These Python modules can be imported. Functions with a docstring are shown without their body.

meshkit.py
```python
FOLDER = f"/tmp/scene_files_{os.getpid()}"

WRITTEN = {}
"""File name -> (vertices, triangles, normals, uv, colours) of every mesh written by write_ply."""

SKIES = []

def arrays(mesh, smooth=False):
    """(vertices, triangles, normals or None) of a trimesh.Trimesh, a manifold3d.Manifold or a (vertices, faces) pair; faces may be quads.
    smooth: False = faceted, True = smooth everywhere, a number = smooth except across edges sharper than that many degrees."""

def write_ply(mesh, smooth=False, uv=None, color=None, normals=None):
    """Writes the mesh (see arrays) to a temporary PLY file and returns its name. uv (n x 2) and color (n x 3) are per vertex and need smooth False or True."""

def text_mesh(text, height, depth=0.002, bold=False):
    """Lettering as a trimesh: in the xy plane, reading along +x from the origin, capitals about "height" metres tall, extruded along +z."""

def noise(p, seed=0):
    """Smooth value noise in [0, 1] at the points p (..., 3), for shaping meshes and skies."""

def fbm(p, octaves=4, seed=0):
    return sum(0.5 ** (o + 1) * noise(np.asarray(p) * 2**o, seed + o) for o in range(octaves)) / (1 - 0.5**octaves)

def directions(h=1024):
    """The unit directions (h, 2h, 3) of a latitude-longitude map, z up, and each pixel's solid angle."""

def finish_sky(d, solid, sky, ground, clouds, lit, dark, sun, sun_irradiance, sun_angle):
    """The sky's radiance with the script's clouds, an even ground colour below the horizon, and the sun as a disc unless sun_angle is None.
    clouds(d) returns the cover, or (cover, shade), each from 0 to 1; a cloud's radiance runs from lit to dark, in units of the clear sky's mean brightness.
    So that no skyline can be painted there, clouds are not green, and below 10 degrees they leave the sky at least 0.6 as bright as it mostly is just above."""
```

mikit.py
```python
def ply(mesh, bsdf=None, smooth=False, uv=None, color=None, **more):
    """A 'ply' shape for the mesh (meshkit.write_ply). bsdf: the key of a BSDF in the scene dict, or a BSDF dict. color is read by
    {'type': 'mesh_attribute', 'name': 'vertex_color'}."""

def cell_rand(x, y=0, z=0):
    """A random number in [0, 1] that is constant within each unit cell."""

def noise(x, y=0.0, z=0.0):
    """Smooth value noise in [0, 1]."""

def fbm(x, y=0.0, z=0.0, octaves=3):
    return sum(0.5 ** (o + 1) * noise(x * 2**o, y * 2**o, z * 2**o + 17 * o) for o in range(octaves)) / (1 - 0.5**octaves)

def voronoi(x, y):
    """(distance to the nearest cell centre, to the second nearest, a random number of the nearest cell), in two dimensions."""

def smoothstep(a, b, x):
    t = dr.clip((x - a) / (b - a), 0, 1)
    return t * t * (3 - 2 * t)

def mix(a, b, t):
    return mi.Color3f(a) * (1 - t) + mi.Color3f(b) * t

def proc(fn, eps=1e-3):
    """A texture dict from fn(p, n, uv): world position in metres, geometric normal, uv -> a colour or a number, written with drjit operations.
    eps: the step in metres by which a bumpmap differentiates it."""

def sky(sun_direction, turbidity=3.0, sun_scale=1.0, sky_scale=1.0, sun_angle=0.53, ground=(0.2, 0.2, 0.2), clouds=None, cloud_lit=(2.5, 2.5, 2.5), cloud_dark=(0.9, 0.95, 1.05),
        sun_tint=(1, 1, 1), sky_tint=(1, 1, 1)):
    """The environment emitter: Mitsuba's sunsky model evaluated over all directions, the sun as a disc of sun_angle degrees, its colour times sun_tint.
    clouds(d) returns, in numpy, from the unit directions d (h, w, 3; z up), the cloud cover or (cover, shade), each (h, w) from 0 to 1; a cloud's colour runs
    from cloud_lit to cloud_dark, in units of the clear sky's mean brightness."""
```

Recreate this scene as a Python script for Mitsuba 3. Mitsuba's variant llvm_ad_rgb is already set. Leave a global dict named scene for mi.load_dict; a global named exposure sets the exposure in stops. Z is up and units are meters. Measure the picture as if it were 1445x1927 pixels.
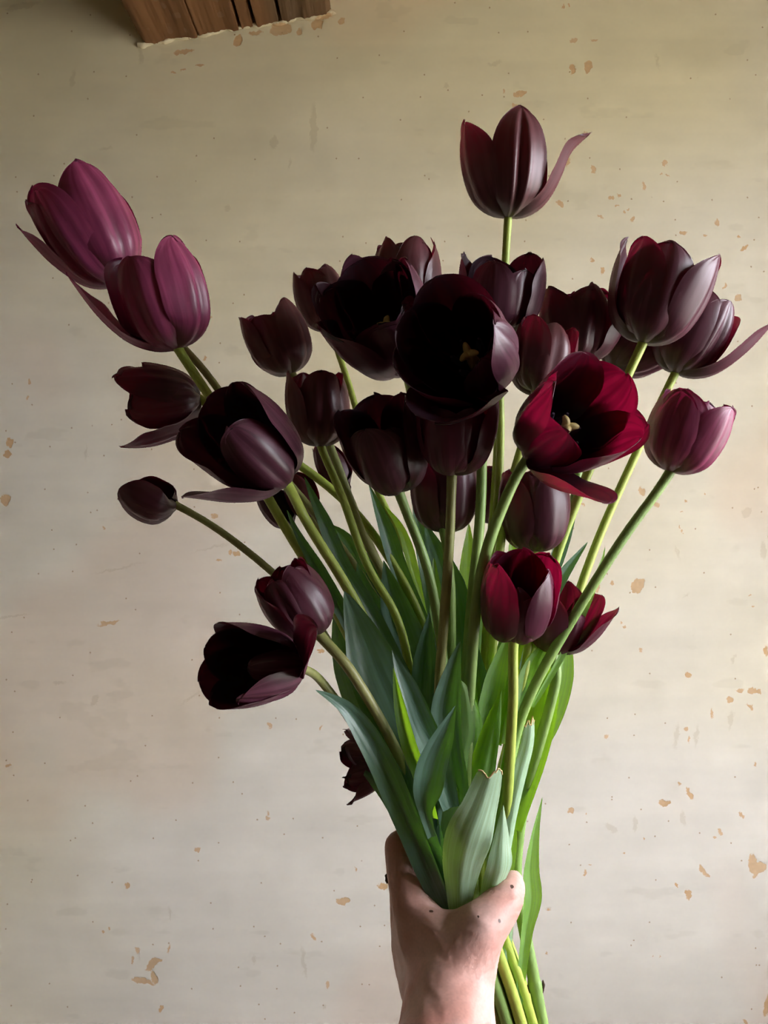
import math
import numpy as np
import trimesh
import manifold3d as m3
import drjit as dr
import mitsuba as mi
import mikit
import meshkit
from mikit import noise, fbm, smoothstep, mix

T = mi.ScalarTransform4f
scene, labels = {}, {}

# ------------------------------------------------------------------ camera, sky, exposure
F = 1392.0            # focal length in pixels of the 1445 x 1927 frame
CX, CY, EYE = 722.5, 963.5, 1.45
WALL = 1.05           # distance of the plaster wall
exposure = 2.16
scene['camera'] = {'type': 'perspective', 'fov_axis': 'x', 'fov': 2 * math.degrees(math.atan(722.5 / F)), 'near_clip': 0.02, 'far_clip': 100.0,
                   'to_world': T().look_at(origin=[0, 0, EYE], target=[0, 1, EYE], up=[0, 0, 1])}


def overcast(d):
    n = meshkit.fbm(d * 2.5, 3, 4)
    return np.ones(d.shape[:-1]), np.clip(n * 1.2 - 0.2, 0, 1)


scene['sky'] = mikit.sky([0.3, -0.5, 0.8], turbidity=4.0, sun_scale=0.0, sky_scale=1.0, ground=(0.45, 0.43, 0.38), clouds=overcast,
                         cloud_lit=(38, 39, 42), cloud_dark=(30, 31, 34), sun_angle=None)


def at(px, py, y):
    """The point at distance y from the camera plane, from plan coordinates in the frame."""
    return np.array([(px - CX) / F * y, y, EYE - (py - CY) / F * y])


def tag(key, label=None, category=None, group=None, kind=None):
    d = {}
    if label: d['label'] = label
    if category: d['category'] = category
    if group: d['group'] = group
    if kind: d['kind'] = kind
    labels[key] = d


def put(key, mesh, bsdf, smooth=False, **kw):
    if key in scene:
        k = 1
        while f'{key}_{k:03d}' in scene: k += 1
        key = f'{key}_{k:03d}'
    scene[key] = mikit.ply(mesh, bsdf, smooth, **kw)
    return key


# ------------------------------------------------------------------ materials
def rgb(*c): return {'type': 'rgb', 'value': list(c)}


# chips where the distemper has come off the wall: x, y, width, height, turn (frame pixels on the wall plane)
CHIPS = [(345,98,36,10,-8),(375,123,18,6,-12),(345,132,10,5,0),(326,136,10,5,0),(448,76,18,22,25),(480,62,26,8,-8),(528,56,42,22,-5),(563,58,11,18,10),(596,46,24,20,-40),(643,40,12,14,40),(610,32,30,8,-10),
 (1080,75,18,8,-30),(1118,75,15,6,5),(1078,129,14,18,0),(1106,126,14,26,8),(977,176,26,12,-15),(986,172,10,8,0),(972,203,20,13,30),(959,225,8,8,0),(948,173,5,8,0),(1101,252,12,8,-30),(1060,12,7,8,0),(1072,9,5,8,0),
 (1068,306,9,14,25),(1116,320,9,16,10),(1250,307,10,8,0),(1243,328,5,4,0),(1256,329,9,4,10),(1212,350,6,18,0),(1165,367,5,7,0),(1151,373,12,8,0),(1053,383,14,10,20),(1127,407,12,5,10),(1190,412,8,14,30),(1175,400,5,6,0),(1161,389,6,5,0),(1285,438,14,8,10),
 (1348,418,7,16,-10),(1328,445,6,6,0),(1400,468,18,7,-30),(1260,468,8,16,20),(1182,395,5,5,0),(1133,510,9,12,0),(1115,490,6,8,0),(1390,445,6,5,0),
 (1388,562,14,12,0),(1364,540,6,14,30),(390,597,18,8,10),(386,676,7,9,0),
 (1207,925,10,18,-20),(1236,951,14,9,30),(1096,949,8,7,0),(1325,930,5,6,30),(1284,961,5,4,0),(1277,991,4,8,0),(1281,1000,5,5,0),(1292,942,6,5,0),(1198,1103,22,28,0),(1208,1098,10,18,0),(1124,1108,9,22,14),(1151,1098,6,7,0),(1206,1222,6,10,-30),
 (1169,1173,5,4,0),(1176,1178,6,5,0),(1294,1269,10,14,-20),(1373,1317,14,12,0),(1416,1300,16,14,0),(1428,1302,14,8,0),(1391,1299,16,6,0),(1339,1343,5,18,-5),(1292,1373,8,9,0),(1296,1392,5,10,0),(1142,1384,6,8,10),(1412,1330,16,6,60),(1412,1120,5,5,0),(1416,1140,6,4,0),
 (1441,1225,8,20,-20),(1075,1526,14,11,0),(1250,1511,22,13,0),(1260,1512,8,8,0),(1297,1494,9,22,-25),(1278,1475,5,8,-40),(1104,1530,4,5,0),(1213,1578,5,5,0),(1355,1566,7,12,-30),(1343,1576,6,5,0),(1395,1533,6,16,-25),(1421,1438,6,9,0),
 (1419,1628,20,40,-12),(1428,1632,26,22,15),(1421,1645,10,14,0),(1413,1615,8,18,-20),(1323,1638,8,28,-32),(1332,1648,10,5,20),(1294,1683,10,20,-20),(1272,1667,5,9,0),(1102,1643,7,14,15),(1110,1629,5,5,0),(1028,1795,7,6,0),(1172,1605,4,4,0),(1032,1712,6,5,20),
 (1445,1890,14,44,15),(1402,1924,8,12,-20),(1227,1800,3,4,0),(1242,1800,3,4,0),
 (647,1696,20,18,0),(636,1694,7,8,0),(720,1668,22,9,0),(589,1763,6,16,-30),(617,1853,8,16,5),(602,1370,5,13,12),(507,1366,12,10,20),(504,1540,6,10,0),(505,1530,4,8,0),(373,1598,12,9,0),(669,1636,4,6,0),
 (239,1666,9,11,0),(193,1755,6,8,0),(206,1748,6,7,0),(258,1788,7,14,-30),(249,1808,6,16,0),(317,1785,4,18,10),(285,1815,14,30,35),(297,1809,20,9,-25),(270,1846,44,10,15),(290,1838,12,26,-15),(258,1843,16,12,0),(303,1898,7,12,15),(15,1440,10,6,0),
 (18,832,14,18,0),(16,854,16,16,20),(10,940,18,22,0),(55,719,7,12,10),(51,748,5,10,25),(205,1172,40,7,-10),(197,994,7,3,0),(405,970,14,10,0),(446,1042,14,10,15),(433,1040,9,9,20),(411,1053,9,5,0),(604,1226,10,8,0),(420,938,4,4,0)]
DARKS = [(545,308,5,20,10),(516,268,16,24,0),(137,148,8,30,10),(162,852,5,24,0),(360,1312,40,4,-32),(430,391,14,10,-20),(1080,690,4,10,0),(178,1318,12,26,30),(610,1895,7,8,0),(478,1806,9,14,0),(572,1812,8,60,-6),(320,1720,5,26,0),(1032,1711,10,9,0),
 (1285,1540,12,30,-8),(1290,1120,14,4,-30),(1380,1240,14,6,-60),(1375,1355,8,34,8),(1272,1385,8,44,6),(1310,1385,7,40,6),(1437,1035,12,34,0),(1405,965,20,18,0),(1275,1040,5,26,-20),(1150,1560,30,10,30),(1195,1550,10,30,0),(200,280,22,6,0),(590,240,14,90,0),(930,120,26,8,-10),(20,1160,60,5,-8),(220,1070,80,5,-12),(400,1030,60,4,-16),(110,1285,24,6,0),
 (40,12,60,12,-10),(265,105,8,30,-5),(255,20,20,16,0),(840,160,10,12,0),(1237,115,6,26,-12)]


def on_wall(v):
    x, y, w, h, a = v
    s = WALL / F
    return (x - CX) * s, EYE - (y - CY) * s, max(w, 4) * s / 2, max(h, 4) * s / 2, math.radians(-a)


def spots(x, z, items):
    wx = (noise(x * 170, z * 170, 3.3) - 0.5) * 0.0052 + (noise(x * 520, z * 520, 1.3) - 0.5) * 0.0030
    wz = (noise(x * 170, z * 170, 9.7) - 0.5) * 0.0052 + (noise(x * 520, z * 520, 5.3) - 0.5) * 0.0030
    x, z = x + wx, z + wz
    d = mi.Float(9)
    for it in items:
        cx, cz, a, b, t = on_wall(it)
        c, s = math.cos(t), math.sin(t)
        u, v = (x - cx) * c + (z - cz) * s, (z - cz) * c - (x - cx) * s
        d = dr.minimum(d, (dr.sqrt(dr.square(u / a) + dr.square(v / b)) - 1) * min(a, b))
    return d


def wall_color(p, n, uv):
    x, z = p.x, p.z
    big = fbm(x * 1.1 + 14.8, z * 1.1 + 5.2, 2.0, octaves=4)  # offsets set the yellow high up, painting warm bounce light into the plaster
    mid = fbm(x * 11, z * 19, 5.0, octaves=4)
    streak = fbm(x * 5, z * 60, 8.0, octaves=3)
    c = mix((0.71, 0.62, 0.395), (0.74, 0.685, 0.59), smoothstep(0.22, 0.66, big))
    c = c * (0.90 + 0.16 * mid) * (0.96 + 0.08 * streak)
    pink = smoothstep(0.62, 0.78, fbm(x * 3.1 + 7, z * 2.7, 1.0, octaves=3))
    c = c * mix((1, 1, 1), (1.0, 0.93, 0.90), pink)
    stain = smoothstep(0.70, 0.80, fbm(x * 16, z * 34 + 4, 3.0, octaves=4))
    c = c * mix((1, 1, 1), (0.84, 0.83, 0.80), stain * 0.4)
    dk = smoothstep(0.0012, -0.0014, spots(x, z, DARKS))
    c = c * mix((1, 1, 1), (0.89, 0.87, 0.83), dk)
    vd, _, vw = mikit.voronoi(x * 34, z * 34)
    c = c * mix((1, 1, 1), (0.62, 0.50, 0.38), smoothstep(0.05, 0.03, vd) * smoothstep(0.80, 0.82, vw))
    d = spots(x, z, CHIPS)
    ch = smoothstep(0.0005, -0.0007, d)
    raw = mix((0.62, 0.39, 0.18), (0.52, 0.31, 0.13), noise(x * 300, z * 300, 0.5))
    return mi.Color3f(mix(c, raw, ch * (0.62 + 0.38 * noise(x * 24, z * 24, 4.4))))


def wall_bump(p, n, uv):
    x, z = p.x, p.z
    h = fbm(x * 7, z * 10, 1.0, octaves=3) * 0.004 + fbm(x * 60, z * 60, 3.0, octaves=3) * 0.00055
    h = h - 0.0005 * smoothstep(0.0008, -0.0008, spots(x, z, [c for c in CHIPS if c[2] * c[3] > 150]))
    return h


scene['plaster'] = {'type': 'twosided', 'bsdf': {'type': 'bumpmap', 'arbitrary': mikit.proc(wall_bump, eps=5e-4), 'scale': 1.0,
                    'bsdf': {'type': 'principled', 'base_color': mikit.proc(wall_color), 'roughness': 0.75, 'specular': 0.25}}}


def plain_plaster(p, n, uv):
    return mix((0.30, 0.26, 0.19), (0.37, 0.33, 0.25), fbm(p.x * 3, p.y * 3, p.z * 3))


scene['room_plaster'] = {'type': 'twosided', 'bsdf': {'type': 'diffuse', 'reflectance': mikit.proc(plain_plaster)}}


def boards(p, n, uv):
    g = fbm(p.x * 40, p.y * 3, p.z * 40, octaves=3)
    return mix((0.20, 0.125, 0.07), (0.33, 0.22, 0.13), g) * (0.8 + 0.4 * mikit.cell_rand(p.x / 0.16))


scene['floor_wood'] = {'type': 'twosided', 'bsdf': {'type': 'principled', 'base_color': mikit.proc(boards), 'roughness': 0.5}}


def beam_color(p, n, uv):
    g = fbm(p.x * 55, p.y * 4, p.z * 20, octaves=4)
    b = noise(p.x * 16, p.y * 1.2, 3.0)
    c = mix((0.10, 0.045, 0.02), (0.24, 0.115, 0.045), g)
    c = mix(c, (0.10, 0.085, 0.05), smoothstep(0.55, 0.8, b) * 0.4)
    f = smoothstep(0.78, 0.86, noise(p.x * 130, p.y * 60, p.z * 90))
    return mi.Color3f(mix(c, (0.3, 0.24, 0.17), f * 0.12))


scene['beam_wood'] = {'type': 'principled', 'base_color': mikit.proc(beam_color), 'roughness': 0.6, 'specular': 0.3}


# petals: the outer face has a bloom, the inner one is a darker satin with a black heart; some light goes through and is redder
def petal_bsdf(name, outer, outer_base, inner, heart, through, w=0.3, rough=0.40, dark_to=0.12):
    def veins(uv):
        return fbm(uv.x * 26, uv.y * 2.2, 1.0, octaves=3)

    def face(c0, c1, lo, hi):
        def f(p, n, uv):
            c = mix(c0, [x * 1.55 for x in c0], smoothstep(0.3, 0.75, veins(uv)))
            c = mix(c, c1, smoothstep(hi, lo, uv.y))
            return mi.Color3f(c * (0.85 + 0.3 * noise(p.x * 60, p.y * 60, p.z * 60)))
        return mikit.proc(f)

    def trans(p, n, uv):
        c = mix(through, [x * 0.6 for x in through], smoothstep(0.3, 0.75, veins(uv)))
        return mi.Color3f(mix(c, [x * 0.12 for x in through], smoothstep(0.55 + dark_to, 0.1 + dark_to, uv.y)))

    def gloss(tex, spec):
        return {'type': 'principled', 'base_color': tex, 'roughness': rough, 'specular': spec, 'sheen': 0.45, 'sheen_tint': 1.0, 'clearcoat': 0.10, 'clearcoat_gloss': 0.7}

    scene[name] = {'type': 'blendbsdf', 'weight': w,
                   'a': {'type': 'twosided', 'out': gloss(face(outer, outer_base, 0.02, 0.35), 0.6), 'in': gloss(face(inner, heart, 0.1 + dark_to, 0.45 + dark_to), 0.5)},
                   'b': {'type': 'principledthin', 'base_color': mikit.proc(trans), 'roughness': rough, 'diff_trans': 2.0, 'eta': 1.45}}


petal_bsdf('petal_plum', (0.070, 0.018, 0.030), (0.060, 0.036, 0.036), (0.026, 0.005, 0.011), (0.006, 0.003, 0.006), (0.24, 0.005, 0.028))
petal_bsdf('petal_brown', (0.092, 0.027, 0.032), (0.10, 0.065, 0.055), (0.036, 0.006, 0.012), (0.008, 0.004, 0.006), (0.28, 0.007, 0.03))
petal_bsdf('petal_magenta', (0.22, 0.038, 0.088), (0.13, 0.045, 0.06), (0.045, 0.005, 0.020), (0.008, 0.003, 0.007), (0.30, 0.006, 0.055))
petal_bsdf('petal_crimson', (0.072, 0.014, 0.030), (0.05, 0.022, 0.025), (0.042, 0.005, 0.015), (0.007, 0.003, 0.006), (0.32, 0.004, 0.036), 0.36, dark_to=0.26)
petal_bsdf('petal_black', (0.064, 0.018, 0.031), (0.045, 0.028, 0.030), (0.010, 0.004, 0.007), (0.004, 0.003, 0.005), (0.09, 0.004, 0.012), 0.25)


def leaf_bsdf(name, refl, through, w=0.5):
    def r(p, n, uv):
        v = fbm(uv.x * 34, uv.y * 1.6, 2.0, octaves=3)
        return mi.Color3f(mix(refl, [x * 1.4 for x in refl], smoothstep(0.3, 0.75, v)) * (0.9 + 0.2 * noise(p.x * 40, p.y * 40, p.z * 40)))

    def t(p, n, uv):
        v = fbm(uv.x * 34, uv.y * 1.6, 2.0, octaves=3)
        return mi.Color3f(mix(through, [x * 0.75 for x in through], smoothstep(0.3, 0.75, v)))

    scene[name] = {'type': 'blendbsdf', 'weight': w,
                   'a': {'type': 'twosided', 'bsdf': {'type': 'principled', 'base_color': mikit.proc(r), 'roughness': 0.40, 'specular': 0.55, 'sheen': 0.2}},
                   'b': {'type': 'principledthin', 'base_color': mikit.proc(t), 'roughness': 0.45, 'diff_trans': 2.0, 'eta': 1.45}}


leaf_bsdf('leaf_blue', (0.076, 0.135, 0.102), (0.17, 0.44, 0.03), 0.25)
leaf_bsdf('leaf_green', (0.17, 0.285, 0.10), (0.44, 0.78, 0.025), 0.55)
leaf_bsdf('leaf_pale', (0.30, 0.42, 0.28), (0.40, 0.68, 0.08), 0.28)


def stem_mat(name, a, b):
    def f(p, n, uv):
        return mi.Color3f(mix(a, b, smoothstep(0.3, 0.7, fbm(p.x * 45, p.y * 45, p.z * 12, octaves=3))) * (0.92 + 0.16 * noise(p.x * 700, p.y * 700, p.z * 160)))
    scene[name] = {'type': 'principled', 'base_color': mikit.proc(f), 'roughness': 0.42, 'specular': 0.45, 'sheen': 0.2}


stem_mat('stem_lime', (0.33, 0.43, 0.07), (0.40, 0.48, 0.09))
stem_mat('stem_green', (0.19, 0.31, 0.085), (0.25, 0.37, 0.10))
stem_mat('stem_olive', (0.24, 0.24, 0.085), (0.28, 0.31, 0.10))
scene['stigma'] = {'type': 'principled', 'base_color': rgb(0.50, 0.39, 0.15), 'roughness': 0.5}
scene['anther'] = {'type': 'principled', 'base_color': rgb(0.035, 0.02, 0.04), 'roughness': 0.7}
scene['torn_edge'] = {'type': 'principled', 'base_color': rgb(0.62, 0.47, 0.22), 'roughness': 0.7}
scene['nail'] = {'type': 'twosided', 'bsdf': {'type': 'principled', 'base_color': rgb(0.62, 0.42, 0.36), 'roughness': 0.3, 'specular': 0.5}}
scene['soil'] = {'type': 'principled', 'base_color': rgb(0.07, 0.045, 0.03), 'roughness': 0.9}

# ------------------------------------------------------------------ the room
YB, XL, XR, TOP = -2.4, -2.1, 1.0, 2.36


def box(x0, x1, y0, y1, z0, z1):
    return trimesh.creation.box(bounds=[[x0, y0, z0], [x1, y1, z1]])


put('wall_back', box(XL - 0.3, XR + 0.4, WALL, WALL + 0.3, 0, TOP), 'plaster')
put('wall_left', box(XL - 0.3, XL, YB, WALL, 0, TOP), 'room_plaster')
put('wall_front', box(XL - 0.3, XR + 0.4, YB - 0.3, YB, 0, TOP), 'room_plaster')
put('floor', box(XL - 0.3, XR + 0.4, YB - 0.3, WALL + 0.3, -0.1, 0), 'floor_wood')
put('ceiling', box(XL - 0.3, XR + 0.4, YB - 0.3, WALL + 0.3, TOP, TOP + 0.1), 'room_plaster')
WY0, WY1, WZ0, WZ1 = -0.14, 0.67, 0.94, 2.10      # the window opening in the right-hand wall
put('wall_right', trimesh.util.concatenate([box(XR, XR + 0.3, YB, WY0, 0, TOP), box(XR, XR + 0.3, WY1, WALL, 0, TOP),
                                            box(XR, XR + 0.3, WY0, WY1, 0, WZ0), box(XR, XR + 0.3, WY0, WY1, WZ1, TOP)]), 'room_plaster')
for k in ('wall_back', 'wall_left', 'wall_front', 'wall_right', 'floor', 'ceiling'):
    tag(k, kind='structure')
labels['wall_back']['label'] = 'old cream plaster wall with brown chips behind the flowers'

# the beam: a sawn underside with splits, running from the wall towards the viewer
a, b = at(270, 86, WALL), at(621, 28, WALL)
ex = (b - a) / np.linalg.norm(b - a)
ez = np.cross(ex, [0, 1, 0.0])
wid = np.linalg.norm(b - a)
nx, ny = 320, 90
gu, gv = np.meshgrid(np.linspace(0, 1, nx), np.linspace(0, 1, ny), indexing='ij')
yy = WALL + 0.03 - gv ** 1.6 * (WALL + 0.03 + 2.3)
h = (meshkit.fbm(np.stack([gu * 18, yy * 5, gu * 0], -1), 4, 3) - 0.5) * 0.007
for c0, w0, d0, s0 in ((0.523, 0.008, 0.02, 0.01), (0.60, 0.010, 0.026, -0.012), (0.735, 0.009, 0.022, 0.006), (0.30, 0.005, 0.003, 0.02)):
    cc = c0 + s0 * (WALL - yy) + 0.02 * (meshkit.noise(np.stack([yy * 5, yy * 0, yy * 0 + c0 * 9], -1), 5) - 0.5)
    h += d0 * np.clip(1 - np.abs(gu - cc) / w0, 0, 1)
edge = np.minimum(gu, 1 - gu)
h += 0.007 * np.exp(-(edge / 0.012) ** 2)
ragged = (meshkit.noise(np.stack([yy * 30, gu * 0, gu * 3], -1), 8) - 0.5) * 0.006 * (np.abs(gu - 0.5) > 0.49)
P = a + (gu * wid + ragged)[..., None] * ex + h[..., None] * ez
P[..., 1] = yy
top = P + 0.24 * ez - h[..., None] * ez
top[..., 1] = yy
idx = np.arange(nx * ny).reshape(nx, ny)
q = np.stack([idx[:-1, :-1], idx[:-1, 1:], idx[1:, 1:], idx[1:, :-1]], -1).reshape(-1, 4)
fa = [q, q[:, ::-1] + nx * ny]
for line in (idx[0, :], idx[-1, ::-1], idx[::-1, 0], idx[:, -1]):
    fa.append(np.stack([line[:-1], line[1:], line[1:] + nx * ny, line[:-1] + nx * ny], -1)[:, ::-1])
beam = trimesh.Trimesh(np.vstack([P.reshape(-1, 3), top.reshape(-1, 3)]), np.vstack([np.vstack([f[:, [0, 1, 2]], f[:, [0, 2, 3]]]) for f in fa]), process=False)
beam.fix_normals()
put('ceiling_beam', beam, 'beam_wood', smooth=30)
tag('ceiling_beam', 'dark brown timber beam with long splits, meeting the plaster wall above the tulips', 'beam')


LIP = (a, b)


# ------------------------------------------------------------------ curves and surfaces
def spline(points, n):
    """Catmull-Rom through the points (n x k), resampled evenly."""
    p = np.asarray(points, float)
    if len(p) == 2: p = np.array([p[0], (p[0] + p[1]) / 2, p[1]])
    e = np.vstack([2 * p[0] - p[1], p, 2 * p[-1] - p[-2]])
    out = []
    for i in range(1, len(e) - 2):
        t = np.linspace(0, 1, 24, endpoint=False)[:, None]
        p0, p1, p2, p3 = e[i - 1], e[i], e[i + 1], e[i + 2]
        out.append(0.5 * (2 * p1 + (p2 - p0) * t + (2 * p0 - 5 * p1 + 4 * p2 - p3) * t ** 2 + (3 * p1 - p0 - 3 * p2 + p3) * t ** 3))
    out = np.vstack(out + [p[-1:]])
    s = np.r_[0, np.cumsum(np.linalg.norm(np.diff(out[:, :3], axis=0), axis=1))]
    u = np.linspace(0, s[-1], n)
    return np.stack([np.interp(u, s, out[:, k]) for k in range(out.shape[1])], 1)


def tube(points, radii, sides=14):
    p = np.asarray(points)
    t = np.gradient(p, axis=0)
    t /= np.linalg.norm(t, axis=1, keepdims=True)
    ref = np.array([0, -1, 0.1])
    n = ref - (t @ ref)[:, None] * t
    n /= np.linalg.norm(n, axis=1, keepdims=True)
    bn = np.cross(t, n)
    a = np.arange(sides) / sides * 2 * np.pi
    ring = p[:, None] + (n[:, None] * np.cos(a)[None, :, None] + bn[:, None] * np.sin(a)[None, :, None]) * np.asarray(radii)[:, None, None]
    m = len(p)
    v = np.vstack([ring.reshape(-1, 3), p[:1], p[-1:]])
    i, j = np.meshgrid(np.arange(m - 1), np.arange(sides), indexing='ij')
    q = np.stack([i * sides + j, i * sides + (j + 1) % sides, (i + 1) * sides + (j + 1) % sides, (i + 1) * sides + j], -1).reshape(-1, 4)
    f = [q[:, [0, 1, 2]], q[:, [0, 2, 3]]]
    k = np.arange(sides)
    f += [np.stack([k * 0 + m * sides, (k + 1) % sides, k], 1), np.stack([k * 0 + m * sides + 1, (m - 1) * sides + k, (m - 1) * sides + (k + 1) % sides], 1)]
    return trimesh.Trimesh(v, np.vstack(f), process=False)


def sheet(grid):
    n, m = grid.shape[:2]
    idx = np.arange(n * m).reshape(n, m)
    q = np.stack([idx[:-1, :-1], idx[1:, :-1], idx[1:, 1:], idx[:-1, 1:]], -1).reshape(-1, 4)
    return trimesh.Trimesh(grid.reshape(-1, 3), np.vstack([q[:, [0, 1, 2]], q[:, [0, 2, 3]]]), process=False)


RIGHT, UP, NEAR = np.array([1.0, 0, 0]), np.array([0, 0, 1.0]), np.array([0, -1.0, 0])
NU, NV = 29, 34
GU, GV = np.meshgrid(np.linspace(-1, 1, NU), np.sin(np.pi / 2 * np.linspace(0, 1, NV)), indexing='ij')
PETAL_UV = np.stack([GU.ravel() * 0.5 + 0.5, GV.ravel()], 1)


def frame(axis):
    A = axis[0] * RIGHT + axis[1] * UP + axis[2] * NEAR
    A = A / np.linalg.norm(A)
    e1 = NEAR - (NEAR @ A) * A
    if np.linalg.norm(e1) < 0.1: e1 = -UP
    e1 = e1 / np.linalg.norm(e1)
    return A, e1, np.cross(A, e1)


def profile(o, tip):
    """The midline of a petal of length 1: radius, height; o is how far it opens, tip the extra turn of its end in degrees."""
    v = np.linspace(0, 1.06, 212)
    th = np.interp(v, [0, 0.13, 0.38, 0.7, 1.0], np.radians([98, 66, 10 + 34 * o, -9 + 40 * o, -34 + 68 * o + tip]))
    k = np.ones(15) / 15
    th = np.convolve(np.pad(th, 7, 'edge'), k, 'valid')
    r, hh = np.cumsum(np.sin(th)) / 200, np.cumsum(np.cos(th)) / 200
    return v, r + 0.02, hh, th


def petal(base, fr, L, phi, o, tip=0.0, wid=1.0, fat=1.0, point=0.62, keel=0.0, ruffle=0.5, seed=0, inner=False, curl=0.0):
    A, e1, e2 = fr
    v, r, hh, th = profile(o, tip)
    rng = np.random.RandomState(seed)
    off = rng.rand(3) * 50
    # ragged, scalloped end
    sc = meshkit.fbm(np.stack([GU * 3.6 + off[0], GU * 0, GU * 0 + off[1]], -1), 2, seed % 97) - 0.5
    vv = np.clip(GV * (1 + 0.22 * ruffle * sc * GV ** 4), 0, 1.05)
    R = np.interp(vv, v, r) * L * fat
    H = np.interp(vv, v, hh) * L
    TH = np.interp(vv, v, th)
    amax = 0.375 * L * wid
    t = np.clip((GV - 0.55) / 0.45, 0, 1)
    shape = np.where(GV < 0.55, 0.30 + 0.70 * np.sin(np.pi / 2 * np.clip(GV / 0.55, 0, 1)) ** 0.9, np.clip(1 - t ** 2.8, 0, 1) ** point)
    s = GU * amax * shape
    Rc = np.clip(R * 0.90, 0.10 * L, 0.34 * L) / (1 + 0.9 * curl * GV)
    ang = s / Rc
    tan_, rad_ = Rc * np.sin(ang), -Rc * (1 - np.cos(ang))
    # relief: midrib, pleats, wavy margin
    d = -keel * 0.05 * L * np.exp(-(GU / 0.10) ** 2) * np.sin(np.pi * np.clip(GV, 0, 1)) + keel * 0.03 * L * np.exp(-((np.abs(GU) - 0.25) / 0.13) ** 2) * np.sin(np.pi * GV)
    d += (meshkit.noise(np.stack([GU * 5 + off[0], GV * 1.6, GU * 0 + off[1]], -1), seed % 89) - 0.5) * 0.020 * L * GV
    d += (meshkit.fbm(np.stack([GV * 4 + off[2], np.sign(GU) * 3.0, GU * 0 + off[0]], -1), 2, seed % 83) - 0.5) * 0.16 * L * ruffle * np.abs(GU) ** 3 * GV
    d += -0.034 * L if inner else 0.0
    d += 0.036 * L * np.abs(GU) ** 5 * np.sin(np.pi * np.clip(GV, 0, 1)) ** 0.5
    # normal of the midline in the (radius, height) plane
    nr, nh = np.cos(TH), -np.sin(TH)
    rr = R + (rad_ + d) * nr
    zz = H + (rad_ + d) * nh
    er = e1 * math.cos(phi) + e2 * math.sin(phi)
    et = -e1 * math.sin(phi) + e2 * math.cos(phi)
    g = base + rr[..., None] * er + zz[..., None] * A + tan_[..., None] * et
    return sheet(g)


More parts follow.
